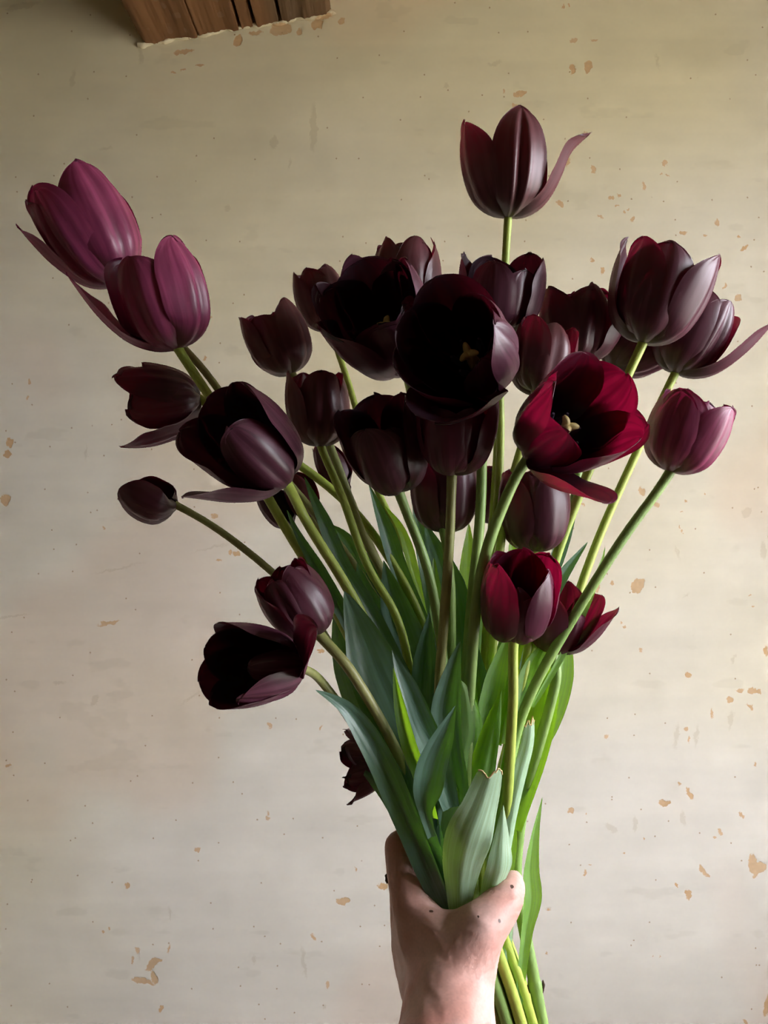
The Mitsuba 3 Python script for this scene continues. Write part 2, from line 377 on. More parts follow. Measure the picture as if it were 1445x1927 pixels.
u_ = np.linspace(-0.03, 1.03, 150)
lip = LIP[0][None] * (1 - u_[:, None]) + LIP[1][None] * u_[:, None]
lip[:, 1] = WALL - 0.0005
lip[:, 2] += 0.0015 + (meshkit.fbm(np.stack([u_ * 22, u_ * 0, u_ * 0], 1), 3, 6) - 0.5) * 0.008
put('wall_back__plaster_lip', tube(lip, 0.0016 + 0.0035 * meshkit.fbm(np.stack([u_ * 30, u_ * 0 + 4, u_ * 0], 1), 3, 9), 8), 'plaster', smooth=60)


# ------------------------------------------------------------------ the tulips
exec_order = []
TULIPS = []


def tulip(label, base, y, axis, height, o=0.2, roll=0.0, mat='petal_plum', petals=(), stem=(), smat='stem_green', fat=1.0, wid=1.0, ruffle=0.5, stem_r=4.1, heart=False, foot=None, ys=None, grip=None):
    TULIPS.append(dict(label=label, base=base, y=y, axis=axis, height=height, o=o, roll=roll, mat=mat, petals=petals, stem=stem, smat=smat, fat=fat, wid=wid, ruffle=ruffle,
                       stem_r=stem_r, heart=heart, foot=foot, ys=ys, grip_at=grip, leaves=[], key=f'tulip_{len(TULIPS) + 1:03d}'))
    return TULIPS[-1]


def P_(phi, o, **k): return dict(phi=phi, o=o, **k)


# petals: (turn about the axis: 0 = nearest the viewer, 90 = to the right), how far open, options; i = inner whorl
t_top = tulip('topmost tulip, wide cup with one curled petal tip, alone high on a lime stem', (956, 411), 0.53, (0.03, 1, 0.06), 168, mat='petal_brown', ruffle=0.35, fat=1.08, smat='stem_lime',
      petals=[P_(-178, 0.22, i=1), P_(150, 0.28, i=1, wid=0.8), P_(-140, 0.34, i=1, wid=1.0), P_(-78, 0.42, tip=-6, point=0.95, wid=1.05), P_(82, 0.60, tip=48, point=0.95, wid=0.72), P_(6, 0.10, keel=0.8, wid=0.72, L=1.05, point=0.8)],
      stem=[(950, 500), (945, 640), (936, 850), (926, 1000), (918, 1150), (905, 1350)])
t_upleft = tulip('plum tulip behind the bright magenta one, one tall petal and one spread out', (222, 535), 0.53, (-0.40, 0.92, 0.10), 200, mat='petal_magenta', ruffle=0.4,
      petals=[P_(170, 0.2), P_(85, 0.12, i=1), P_(-85, 0.70, tip=0, point=0.95, wid=0.75, L=0.86), P_(-62, 0.46, wid=0.8, i=1, L=0.9), P_(-36, 0.34, keel=0.9, wid=0.85, L=0.92), P_(40, 0.02, keel=0.35, wid=1.0, L=1.06, point=0.7)],
      stem=[(300, 610), (395, 705), (425, 757), (500, 860), (560, 928), (610, 988), (680, 1082), (760, 1220), (800, 1330)], smat='stem_olive')
t_mag = tulip('bright magenta tulip, the most brightly lit flower of the bunch', (334, 657), 0.48, (-0.24, 0.96, 0.14), 192, mat='petal_magenta', ruffle=0.45, fat=1.12,
      petals=[P_(165, 0.24, i=1), P_(-135, 0.36), P_(105, 0.1, i=1), P_(-88, 0.74, point=0.95, wid=0.7), P_(-24, 0.20, keel=0.6, wid=1.2, L=0.84), P_(64, 0.08, keel=0.6, wid=1.0, L=0.97)],
      stem=[(372, 710), (405, 762), (460, 860), (512, 950), (560, 1032), (620, 1125), (650, 1185), (710, 1310), (770, 1450)], smat='stem_lime', stem_r=4.6)
t_ragged = tulip('dark tulip turned sideways to the left below the magenta one, its petals ragged and gaping', (378, 748), 0.53, (-0.97, -0.10, 0.15), 140, mat='petal_plum', ruffle=1.3, fat=1.1,
      petals=[P_(170, 0.3, i=1), P_(120, 0.55, L=0.75, wid=1.1), P_(70, 0.62, L=0.72, wid=1.15), P_(-82, 0.42, point=0.95, wid=0.7, L=1.05), P_(40, 0.30, i=1, wid=0.95), P_(-22, 0.22, keel=0.2, wid=1.0, L=0.88)],
      stem=[(395, 766), (480, 818), (565, 876), (640, 932), (700, 1000), (742, 1065), (785, 1145), (818, 1250), (840, 1380)], smat='stem_lime', stem_r=4.6)
t_bud = tulip('small closed tulip bud out at the far left on a long arching stem', (334, 952), 0.51, (-0.86, 0.52, 0.10), 98, o=0.10, roll=25, mat='petal_plum', ruffle=0.35, fat=1.5, wid=1.25,
      stem=[(380, 975), (430, 1010), (525, 1087), (590, 1160), (640, 1245), (700, 1340), (770, 1460)], smat='stem_olive', stem_r=3.7)
t_bigleft = tulip('large open black tulip with a red petal hanging below, left of the stems', (538, 905), 0.435, (-0.60, 0.62, 0.50), 190, mat='petal_black', ruffle=0.35, fat=1.05,
      petals=[P_(175, 0.34, wid=1.1), P_(125, 0.25, i=1), P_(-130, 0.42, i=1, wid=1.15), P_(-62, 0.98, tip=0, wid=0.8, L=0.88), P_(2, 0.12, keel=0.3, wid=1.05, L=0.86, curl=0.4), P_(82, 0.18, point=0.95, wid=0.75, L=1.0)],
      stem=[(560, 955), (600, 1020), (660, 1115), (692, 1180), (742, 1290), (790, 1400)], smat='stem_lime', stem_r=4.8, ys=0.458)
t_lowbud = tulip('half-closed plum tulip at the lower left, resting against two stems', (598, 1193), 0.438, (-0.50, 0.84, 0.16), 138, o=0.08, roll=0, mat='petal_plum', ruffle=0.6, fat=1.08,
      petals=[P_(180, 0.2, i=1), P_(-125, 0.2), P_(120, 0.1), P_(-75, 0.22, L=0.95), P_(-14, 0.10, i=1, keel=0.7, wid=0.95), P_(48, 0.04, wid=1.15)],
      stem=[(640, 1232), (690, 1310), (740, 1400), (778, 1490), (800, 1560), (815, 1640)], smat='stem_olive', stem_r=4.8, ys=0.432)
t_lowopen = tulip('gaping black tulip lying sideways with one pointed petal bent back, below the half-closed one', (563, 1255), 0.42, (-0.80, 0.10, 0.58), 165, mat='petal_black', ruffle=0.3, fat=0.95,
      petals=[P_(160, 0.36, i=1), P_(-150, 0.42), P_(-100, 0.36, i=1, wid=1.0), P_(110, 0.40), P_(35, 1.78, tip=0, point=0.85, wid=0.8, L=0.95), P_(-40, 0.34, wid=0.85, L=0.85), P_(15, 0.0, L=0.72, wid=0.8, curl=0.5)],
      stem=[(605, 1283), (650, 1340), (700, 1425), (760, 1530)], smat='stem_olive', stem_r=3.8, ys=0.442)
t_midleft = tulip('rounded brown-plum tulip above the large open black one, against the bare wall', (548, 704), 0.51, (-0.33, 0.93, 0.10), 126, o=0.12, mat='petal_brown', ruffle=0.5, fat=1.14,
      petals=[P_(175, 0.2, i=1), P_(-140, 0.2), P_(110, 0.12, i=1), P_(-80, 0.28, i=1), P_(-28, 0.16, wid=1.3, L=0.9), P_(58, 0.10, wid=1.0, L=1.02)],
      stem=[(575, 737), (605, 800), (640, 885), (665, 960), (695, 1040), (750, 1160)], smat='stem_olive')
t_smallback = tulip('small reddish tulip at the back, left of the torn-rimmed open black one', (622, 622), 0.58, (-0.22, 0.97, 0.08), 112, o=0.12, mat='petal_brown', ruffle=0.8, fat=1.05,
      petals=[P_(175, 0.2, i=1), P_(-130, 0.2), P_(110, 0.1, i=1), P_(-80, 0.22), P_(-30, 0.14, i=1), P_(35, 0.05, wid=1.0, keel=0.4)],
      stem=[(645, 687), (667, 757), (690, 850), (706, 922), (740, 982), (776, 1062), (800, 1150)], smat='stem_lime', stem_r=3.8)
t_behindleft = tulip('upright brown-plum tulip tucked directly behind the large open black one', (602, 840), 0.485, (0.0, 1, 0.12), 136, o=0.1, mat='petal_brown', ruffle=0.3,
      petals=[P_(175, 0.1, i=1), P_(-140, 0.25), P_(115, 0.1), P_(-70, 0.28, point=0.9, wid=0.9), P_(45, 0.06, i=1), P_(12, 0.06, wid=1.1, keel=0.4)],
      stem=[(625, 885), (650, 950), (670, 1010), (700, 1090), (760, 1200)], smat='stem_lime')
t_cup = tulip('dark cupped tulip in the middle with a pale curled petal at its right edge', (750, 926), 0.46, (-0.26, 0.90, 0.34), 172, o=0.3, mat='petal_black', ruffle=0.4, fat=1.02,
      petals=[P_(175, 0.36, wid=1.1), P_(-125, 0.38, i=1), P_(120, 0.25, i=1), P_(-28, 0.26, wid=1.2, L=0.84), P_(25, 0.08, keel=0.6, L=0.78, wid=0.8, i=1), P_(76, 0.16, wid=0.9)],
      stem=[(772, 982), (800, 1052), (814, 1110), (830, 1210), (845, 1350)], smat='stem_green', stem_r=4.6)
t_pale = tulip('tulip with pale mauve shining petals, upright behind the torn-rimmed open black one', (752, 640), 0.54, (0.06, 1, 0.02), 180, o=0.05, mat='petal_brown', ruffle=0.8, fat=0.92,
      petals=[P_(175, 0.16, i=1, L=0.95), P_(-130, 0.1), P_(-70, 0.1, i=1), P_(95, 0.10, L=1.03, wid=0.9, point=0.9), P_(40, 0.02, wid=0.95, keel=0.3), P_(-10, 0.02, L=0.9, wid=0.9)],
      stem=[(775, 750), (800, 880), (830, 980), (850, 1100), (860, 1250)], smat='stem_lime')
t_open2 = tulip('open black tulip with a torn rim and pinkish lower petal, left of the foremost', (762, 690), 0.485, (-0.36, 0.60, 0.70), 190, mat='petal_black', ruffle=0.9, fat=1.05,
      petals=[P_(172, 0.42, wid=1.05), P_(-135, 0.48, i=1, wid=1.1), P_(125, 0.40, i=1, L=0.9), P_(-75, 0.52, wid=1.1, L=0.95), P_(-18, 0.30, wid=1.1, L=0.8), P_(32, 0.28, wid=1.0, L=0.76), P_(85, 0.3, i=1)],
      stem=[(785, 780), (805, 880), (835, 1000), (850, 1150)], smat='stem_green', heart=True)
t_front = tulip('foremost tulip, black and wide open to the viewer with yellowish stamens deep inside', (908, 706), 0.445, (-0.36, 0.20, 0.91), 196, mat='petal_black', ruffle=0.3, fat=1.06,
      petals=[P_(138, 0.42, wid=1.15), P_(-160, 0.46, i=1, wid=1.15), P_(-118, 0.46, wid=1.15), P_(-72, 0.76, wid=1.1, L=1.06, i=1), P_(84, 0.28, i=1, curl=0.5, L=0.95), P_(-18, 0.10, wid=0.9, L=0.76), P_(32, 0.14, wid=0.95, L=0.98)],
      stem=[(906, 790), (907, 885), (902, 1000), (890, 1100), (876, 1280), (866, 1450)], smat='stem_green', heart=True, stem_r=4.7, ys=0.455)
t_underfront = tulip('crimson-plum tulip right under the foremost black one, on the tall stem in the middle', (850, 894), 0.435, (0.03, 0.97, 0.22), 150, o=0.28, mat='petal_crimson', ruffle=0.3, fat=1.1,
      petals=[P_(178, 0.3), P_(-120, 0.3, i=1), P_(120, 0.2, i=1), P_(82, 0.34), P_(32, 0.26, wid=1.05, L=0.86, i=1), P_(-36, 0.26, wid=1.25, L=0.86)],
      stem=[(847, 1000), (833, 1200), (826, 1290), (830, 1420), (850, 1600)], smat='stem_olive', stem_r=4.4)
t_red = tulip('open crimson tulip right of the foremost black one, a yellow stigma in its black heart', (1003, 850), 0.435, (0.42, 0.36, 0.83), 196, mat='petal_crimson', ruffle=0.35, fat=1.0,
      petals=[P_(-178, 0.46, wid=1.2, L=0.98), P_(-118, 0.42, i=1, wid=1.1), P_(-62, 0.36, wid=0.9, L=0.92), P_(140, 0.90, wid=0.95, L=0.88), P_(98, 0.40, i=1, wid=1.15), P_(46, 1.0, wid=0.85, L=0.98), P_(4, 0.24, wid=1.1, L=0.74)],
      stem=[(978, 880), (942, 960), (916, 1030), (897, 1120), (887, 1250), (880, 1400)], smat='stem_green', heart=True, stem_r=5.0)
t_redback = tulip('plum tulip peeping out between the two front ones, its shiny petal tip bent over', (1006, 745), 0.475, (0.20, 0.97, 0.08), 140, o=0.1, mat='petal_brown', ruffle=0.3, fat=1.0,
      petals=[P_(175, 0.1, i=1), P_(-120, 0.2), P_(115, 0.2), P_(-60, 0.2, i=1), P_(15, 0.02, wid=1.2, tip=-25), P_(60, 0.14, i=1, L=0.85)],
      stem=[(985, 830), (955, 930), (945, 1000), (935, 1100)], smat='stem_lime')
t_behindfront = tulip('dark tulip just behind the foremost black one, with a red petal at its right', (935, 632), 0.50, (0.08, 0.95, 0.28), 142, mat='petal_black', ruffle=0.35, fat=1.22,
      petals=[P_(-165, 0.30, wid=1.2), P_(135, 0.26, wid=0.85, L=1.08, i=1), P_(-110, 0.4, i=1), P_(85, 0.22, L=1.0), P_(38, 0.20, L=0.85, wid=1.0, i=1), P_(-30, 0.2, L=0.9)],
      stem=[(942, 760), (940, 880), (932, 1000), (918, 1150)], smat='stem_lime')
t_backright = tulip('brown-plum scalloped tulip behind the open crimson one, a petal leaning out', (1082, 686), 0.53, (0.03, 0.98, 0.16), 138, mat='petal_plum', ruffle=0.7, fat=1.2,
      petals=[P_(175, 0.25), P_(-130, 0.3, i=1), P_(120, 0.2, i=1, L=1.0), P_(-65, 0.34, wid=1.2, L=0.95), P_(15, 0.12, wid=1.1, i=1, keel=0.6, L=1.0), P_(70, 0.5, wid=0.85, L=0.98), P_(-15, 0.2, wid=1.2, L=0.84)],
      stem=[(1095, 800), (1088, 900), (1072, 980), (1045, 1060), (1010, 1170)], smat='stem_green')
t_right = tulip('tall plum tulip at the upper right with a pointed petal rising at its left', (1210, 646), 0.485, (0.26, 0.96, 0.12), 178, mat='petal_plum', ruffle=0.4, fat=1.05,
      petals=[P_(-118, 0.30, point=0.95, wid=0.8, L=1.04), P_(165, 0.22, i=1), P_(110, 0.3, wid=1.0), P_(-72, 0.24, i=1, wid=1.0), P_(-22, 0.14, wid=1.15, keel=0.25, L=0.96), P_(58, 0.34, wid=1.0, L=0.98, point=0.8)],
      stem=[(1176, 714), (1130, 830), (1086, 940), (1045, 1050), (1005, 1200), (970, 1350)], smat='stem_lime', stem_r=4.6)
t_right2 = tulip('tulip behind the tall upper right one, one long petal spread far outward', (1270, 703), 0.53, (0.42, 0.90, 0.06), 148, mat='petal_plum', ruffle=0.4, fat=1.05,
      petals=[P_(175, 0.2, i=1), P_(-120, 0.2), P_(115, 0.3, i=1), P_(-40, 0.14, wid=1.25), P_(28, 0.16, wid=0.9, i=1, keel=0.4), P_(78, 0.66, wid=0.75, point=0.95, L=1.12)],
      stem=[(1226, 792), (1170, 912), (1126, 1012), (1094, 1100), (1062, 1200), (1030, 1330), (1000, 1450)], smat='stem_lime', stem_r=4.3)
t_right3 = tulip('brown tulip hanging half hidden under the tall one at the upper right', (1152, 694), 0.565, (0.55, 0.66, 0.05), 128, mat='petal_plum', ruffle=0.3, fat=1.1,
      petals=[P_(175, 0.3, i=1), P_(-120, 0.3), P_(-55, 0.2, wid=1.2), P_(5, 0.3, wid=1.2, i=1), P_(60, 0.62, wid=0.9), P_(110, 0.5)],
      stem=[(1138, 720), (1105, 850), (1075, 950), (1045, 1080), (1000, 1230)], smat='stem_lime')
t_rightlow = tulip('plump wine-red tulip at the right, lowest of the three on that side', (1262, 888), 0.46, (0.32, 0.94, 0.12), 146, mat='petal_magenta', ruffle=0.45, fat=1.14,
      petals=[P_(175, 0.2, i=1), P_(-125, 0.16), P_(115, 0.22), P_(-62, 0.2, i=1), P_(5, 0.12, wid=1.0, i=1, L=0.95), P_(-46, 0.14, wid=1.1, L=1.0), P_(40, 0.28, wid=1.15, L=0.95)],
      stem=[(1200, 972), (1140, 1062), (1086, 1150), (1032, 1240), (986, 1332), (960, 1430)], smat='stem_green', stem_r=4.5)
t_mid = tulip('closed dark brown tulip in the middle, crossed by the olive stem before it', (838, 1001), 0.49, (0.0, 1, 0.08), 142, o=0.12, mat='petal_plum', ruffle=0.3, fat=1.05,
      petals=[P_(175, 0.1), P_(-120, 0.2, i=1), P_(120, 0.2, i=1), P_(-72, 0.22), P_(44, 0.10, wid=1.1), P_(-18, 0.10, i=1, keel=0.4)],
      stem=[(845, 1100), (852, 1300), (860, 1450)], smat='stem_lime')
t_mid2 = tulip('closed brown-plum tulip below the open crimson one, behind its stem', (1006, 1037), 0.48, (-0.02, 1, 0.12), 150, o=0.12, mat='petal_plum', ruffle=0.3, fat=1.05,
      petals=[P_(175, 0.1, i=1), P_(-120, 0.15), P_(120, 0.15), P_(-70, 0.2, wid=1.0), P_(-28, 0.12, i=1, wid=1.1), P_(36, 0.10, wid=1.15)],
      stem=[(1003, 1120), (990, 1250), (965, 1400)], smat='stem_lime')
t_rose = tulip('bright wine-red cup-shaped tulip in front of the stems, below the open crimson one', (966, 1202), 0.44, (0.06, 0.90, 0.42), 160, mat='petal_crimson', ruffle=0.55, fat=1.04,
      petals=[P_(178, 0.2, i=1), P_(-125, 0.2), P_(125, 0.2, wid=1.1), P_(-66, 0.16, i=0, wid=1.0), P_(70, 0.08, i=1), P_(-24, 0.12, wid=1.0, L=0.8, i=1), P_(38, 0.14, wid=1.1, L=0.76)],
      stem=[(966, 1300), (958, 1440), (950, 1560)], smat='stem_lime', stem_r=4.6)
t_rose2 = tulip('dark spreading tulip half hidden behind the bright wine-red cup', (1036, 1225), 0.485, (0.22, 0.95, 0.2), 122, mat='petal_plum', ruffle=0.3, fat=1.15,
      petals=[P_(170, 0.4, i=1), P_(-110, 0.4), P_(110, 0.5, i=1), P_(-50, 0.3, wid=1.1), P_(12, 0.25, wid=1.2, L=0.8), P_(74, 0.62, wid=0.85, point=0.95, L=1.02)],
      stem=[(1052, 1255), (1032, 1340), (1004, 1440), (982, 1530), (971, 1620)], smat='stem_green', stem_r=5.0, foot=(1022, 1935, 0.49), grip=(972, 1672, 0.492))
t_hang = tulip('black tulip low at the left, hanging with crumpled petals behind the leaves', (736, 1430), 0.53, (-0.93, -0.05, 0.1), 90, mat='petal_black', ruffle=1.5, fat=1.1,
      petals=[P_(170, 0.4), P_(100, 0.6), P_(50, 0.5, i=1), P_(-10, 0.4), P_(-60, 0.7, wid=0.9), P_(-120, 0.6, i=1)],
      stem=[(745, 1510), (790, 1600)], smat='stem_olive', stem_r=3.6)
t_peep1 = tulip('pinkish tulip seen as a sliver behind the stems under the large open black one', (588, 972), 0.55, (-0.3, 0.95, 0.05), 88, o=0.15, roll=20, mat='petal_brown', stem=[(650, 1070), (730, 1190), (780, 1320)], smat='stem_olive', stem_r=3.6)
t_peep2 = tulip('dark red tulip mostly hidden between stems behind the dark cupped one', (655, 926), 0.55, (-0.42, 0.9, 0.05), 100, o=0.1, roll=20, mat='petal_plum', fat=0.85, stem=[(690, 1010), (750, 1140), (800, 1280)], smat='stem_olive', stem_r=3.6)
t_peep3 = tulip('dark tulip glimpsed between the two middle stems, under the crimson-plum one', (925, 985), 0.535, (0.0, 1, 0.05), 105, o=0.1, roll=0, mat='petal_plum', fat=0.9, stem=[(915, 1100), (900, 1280)], smat='stem_green', stem_r=3.6)
t_peep4 = tulip('black tulip hidden behind two lime stems at the left', (548, 990), 0.55, (-0.5, 0.85, 0.0), 74, o=0.3, roll=0, mat='petal_black', stem=[(600, 1080), (680, 1200), (760, 1350)], smat='stem_green', stem_r=3.6)

# where the stems cross the fist, and where they end: 33 places that do not overlap
from scipy.optimize import linear_sum_assignment
N = len(TULIPS)
k = np.arange(N)
disc = np.stack([np.sqrt((k + 0.5) / N) * np.cos(k * 2.39996), np.sqrt((k + 0.5) / N) * np.sin(k * 2.39996)], 1)
GRIP, GRIP_R = (872, 1690, 0.485), 0.027
want = np.array([[(t['stem'][-1][0] - 880) / 130 + (t['base'][0] - 800) / 1200, (t['y'] - 0.485) / 0.05] for t in TULIPS])
_, col = linear_sum_assignment(np.square(want[:, None] - disc[None]).sum(-1))
gc = at(*GRIP)
for t, c in zip(TULIPS, col):
    dx, dy = disc[c] * GRIP_R
    t['grip'] = gc + np.array([dx, dy, 0])
    if t['grip_at']: t['grip'] = at(*t['grip_at'])
    t['foot3'] = at(*t['foot']) if t['foot'] else at(958, 1975, 0.50) + np.array([dx * 0.95, dy * 0.95, 0])


def build_tulip(t, number):
    key = t['key']
    base = at(*t['base'], t['y'])
    fr = frame(t['axis'])
    A = fr[0]
    L = t['height'] * t['y'] / F / 0.80
    plist = t['petals']
    if not plist:
        plist = [P_(t['roll'] + 60 * j + (180 if j < 3 else 0), t['o'], i=j % 2) for j in (3, 2, 4, 1, 5, 0)]
    for j, p in enumerate(plist):
        m = petal(base, fr, L * p.get('L', 1.0), math.radians(p['phi']), p['o'], p.get('tip', 0.0), p.get('wid', 1.0) * t['wid'], t['fat'], p.get('point', 0.52), p.get('keel', 0.28), t['ruffle'], number * 11 + j, bool(p.get('i', 0)), p.get('curl', 0.15))
        put(key + '__petal', m, p.get('mat', t['mat']), smooth=True, uv=PETAL_UV)
    # stem
    y0 = t['ys'] or t['y']
    start = base + A * 0.002
    first = at(*t['stem'][0], y0)
    away = (first - base) / np.linalg.norm(first - base)
    pts = [start, base + (away * 1.6 - A) / np.linalg.norm(away * 1.6 - A) * 0.012]
    n = len(t['stem'])
    for q, (px, py) in enumerate(t['stem']):
        f = np.clip((py - t['base'][1]) / (GRIP[1] - t['base'][1]), 0, 1)
        f = f * f * (3 - 2 * f)
        pts.append(at(px, py, (1 - f) * y0 + f * t['grip'][1]))
    pts += [t['grip'] + np.array([0, 0, 0.0]), t['grip'] * 0.5 + t['foot3'] * 0.5, t['foot3'] + (t['foot3'] - t['grip']) * 0.12]
    c = spline(pts, 90)
    for _ in range(14):
        c[1:-1] = 0.25 * c[:-2] + 0.5 * c[1:-1] + 0.25 * c[2:]
    s = np.linspace(0, 1, len(c))
    r = t['stem_r'] * 0.72 / 1000 * (0.90 + 0.28 * s) * (1 + 0.10 * np.exp(-(s / 0.02) ** 2)) * (1 + 0.04 * (meshkit.noise(np.stack([s * 7, s * 0 + number, s * 0], 1)) - 0.5))
    put(key + '__stem', tube(c, r), t['smat'], smooth=60)
    if t['heart']:
        ov = []
        d = L * 0.40
        body = [base + A * 0.003 + A * d * q for q in np.linspace(0, 1, 8)]
        ov.append(tube(np.array(body), np.array([3.0, 3.6, 3.8, 3.8, 3.6, 3.2, 2.8, 2.6]) / 1000, 12))
        for a3 in (0.3, 2.4, 4.5):
            er = fr[1] * math.cos(a3) + fr[2] * math.sin(a3)
            lobe = spline([base + A * d, base + A * (d + 0.003) + er * 0.003, base + A * (d + 0.0035) + er * 0.0062], 8)
            ov.append(tube(lobe, np.array([2.6, 2.6, 2.5, 2.3, 2.1, 1.9, 1.5, 0.9]) / 1000, 10))
        put(key + '__pistil', trimesh.util.concatenate(ov), 'stigma', smooth=50)
        for q in range(6):
            a3 = q * math.pi / 3 + 0.5
            er = fr[1] * math.cos(a3) + fr[2] * math.sin(a3)
            fil = spline([base + A * 0.003 + er * 0.004, base + A * d * 0.5 + er * 0.007, base + A * d * 1.0 + er * 0.0105], 12)
            put(key + '__stamen', tube(fil, np.array([1.0] * 5 + [1.2, 1.8, 2.2, 2.2, 2.0, 1.6, 0.8]) / 1000, 8), 'anther', smooth=50)
    if t['grip_at']:   # the joint of the cut stem, with a torn brown sheath
        q = int(np.argmin(np.abs(c[:, 2] - at(1010, 1858, 0.49)[2])))
        put(key + '__stem_joint', tube(c[q - 2:q + 2], np.array([1.0, 1.16, 1.13, 1.0]) * r[q]), 'stem_green', smooth=60)
        for w_, dz in ((-1, 0.004), (1, 0.006)):
            a_ = c[q] + np.array([w_ * r[q] * 1.05, -0.0005, 0])
            put(key + '__torn_sheath', tube(np.array([a_ - [0, 0, 0.002], a_ + [w_ * 0.0008, 0, dz * 0.5], a_ + [w_ * 0.0003, 0, dz]]), np.array([0.0008, 0.0011, 0.0004]), 7), 'soil', smooth=60)
    tag(key, t['label'], 'tulip', 'dark tulips in the hand-held bunch')


# ------------------------------------------------------------------ the leaves (parts of their tulips)
def leaf(t, pts, hw, y, face=(0, 0, 1), face2=None, fold=0.35, mat='leaf_blue', blunt=False, wave=0.12, torn=False):
    """pts from base to tip; hw half widths in frame pixels; y distance(s); face the way the blade looks (right, up, towards the viewer)."""
    n = len(pts)
    ys = np.interp(np.linspace(0, 1, n), np.linspace(0, 1, len(np.atleast_1d(y))), np.atleast_1d(y))
    c = spline([np.r_[at(px, py, yy_), w * yy_ / F] for (px, py), yy_, w in zip(pts, ys, hw)], 44)
    mid, w = c[:, :3], np.maximum(c[:, 3], 0.0003)
    s = np.linspace(0, 1, len(mid))
    if not blunt: w = np.minimum(w, (1 - s) ** 0.8 * w.max() * 2.6 + 0.0002)
    f1 = np.array(face, float); f2 = np.array(face2 if face2 is not None else face, float)
    fc = f1[None] * (1 - s[:, None]) + f2[None] * s[:, None]
    fw = fc[:, :1] * RIGHT + fc[:, 1:2] * UP + fc[:, 2:3] * NEAR
    tn = np.gradient(mid, axis=0); tn /= np.linalg.norm(tn, axis=1, keepdims=True)
    side = np.cross(fw, tn); side /= np.linalg.norm(side, axis=1, keepdims=True)
    nrm = np.cross(tn, side)
    u = np.linspace(-1, 1, 15)
    seed = len(t['leaves']) * 7 + int(pts[0][0])
    U, S = np.meshgrid(u, s, indexing='ij')
    wv = (meshkit.noise(np.stack([S * 5 + seed, np.sign(U) * 2, S * 0], -1), 3) - 0.5) * np.abs(U) ** 2 * wave * 2
    ribs = (meshkit.noise(np.stack([U * 7, S * 1.5, U * 0 + seed], -1), 5) - 0.5) * 0.05
    out = (fold * (np.sqrt(U ** 2 + 0.02) - 0.14) + wv + ribs) * w[None]
    across = U * w[None] * math.cos(0.5 * min(abs(fold), 1.2))
    g = mid[None] + side[None] * across[..., None] / math.cos(0.5 * min(abs(fold), 1.2)) + nrm[None] * out[..., None]
    if torn:
        k_ = (meshkit.fbm(np.stack([U * 4, U * 0 + seed, U * 0], -1), 3, 2) - 0.3) * 0.010 * (S ** 12)
        g = g - tn[None] * k_[..., None]
    t['leaves'].append((g, mat, np.stack([U.ravel() * 0.5 + 0.5, S.ravel()], 1), torn))


B = 'leaf_blue'; G = 'leaf_green'; PL = 'leaf_pale'
# left side
leaf(t_bigleft, [(820, 1600), (780, 1450), (738, 1345), (703, 1262), (674, 1180), (648, 1112)], [22, 44, 52, 50, 36, 2], (0.458, 0.447, 0.447), (0.22, 0.1, 1), fold=0.22)
leaf(t_mag, [(800, 1580), (748, 1460), (700, 1380), (664, 1300), (640, 1220), (628, 1150)], [20, 34, 36, 34, 26, 2], (0.50, 0.49, 0.48), (-0.5, 0.1, 1), fold=-0.3)
leaf(t_lowopen, [(840, 1715), (806, 1640), (775, 1565), (746, 1495), (716, 1430), (684, 1375), (655, 1338), (624, 1315), (594, 1299)], [16, 22, 24, 26, 25, 22, 17, 11, 1], (0.455, 0.440, 0.428), (-0.3, 0.25, 1), (-0.2, 0.7, 0.8), fold=0.45)
leaf(t_hang, [(810, 1650), (768, 1572), (728, 1503), (696, 1464), (672, 1442)], [12, 15, 13, 9, 1], (0.50, 0.51), (-0.4, 0.1, 1), fold=-0.4)
leaf(t_bud, [(800, 1560), (765, 1470), (728, 1415), (702, 1365), (684, 1288)], [14, 22, 22, 18, 2], (0.475, 0.465), (-0.3, 0.1, 1), fold=0.3)
leaf(t_lowbud, [(840, 1700), (812, 1615), (782, 1530), (764, 1470), (752, 1415)], [18, 28, 28, 20, 2], (0.455, 0.45), (-0.3, 0.1, 1), fold=0.5)
leaf(t_upleft, [(848, 1520), (822, 1430), (795, 1370), (765, 1292), (738, 1224)], [16, 26, 26, 19, 1], (0.452, 0.441, 0.439), (0.1, 0.1, 1), fold=0.4)
leaf(t_peep4, [(815, 1540), (792, 1460), (770, 1400), (753, 1330), (740, 1257)], [10, 14, 15, 11, 1], (0.446, 0.436, 0.434), (-0.2, 0, 1), fold=0.5, mat=G)
leaf(t_lowbud, [(812, 1575), (800, 1526), (803, 1485), (812, 1438), (833, 1385), (857, 1328)], [8, 13, 27, 29, 20, 1], (0.445, 0.435, 0.43), (0.12, 0.15, 1), fold=0.4)
# middle
leaf(t_underfront, [(850, 1640), (852, 1500), (840, 1400), (840, 1330), (852, 1262), (866, 1207)], [16, 30, 30, 28, 20, 1], (0.46, 0.445, 0.44), (-0.1, 0.1, 1), fold=0.45)
leaf(t_front, [(850, 1640), (858, 1540), (870, 1440), (880, 1370), (878, 1320), (868, 1281)], [18, 34, 38, 33, 20, 2], (0.455, 0.445), (0.2, 0.1, 1), fold=-0.35, mat=G)
leaf(t_rose, [(890, 1620), (902, 1500), (914, 1440), (929, 1370), (943, 1297)], [20, 27, 25, 17, 1], (0.455, 0.445), (0.2, 0.05, 1), fold=-0.6, mat=G)
leaf(t_red, [(900, 1560), (912, 1430), (912, 1350), (905, 1280), (895, 1204)], [16, 22, 22, 15, 1], (0.48, 0.475), (-0.2, 0.1, 1), fold=0.4)
leaf(t_mid, [(900, 1560), (908, 1400), (924, 1300), (940, 1240), (958, 1188)], [18, 26, 24, 16, 2], (0.475, 0.47), (0.3, 0.1, 1), fold=0.5, mat=G)
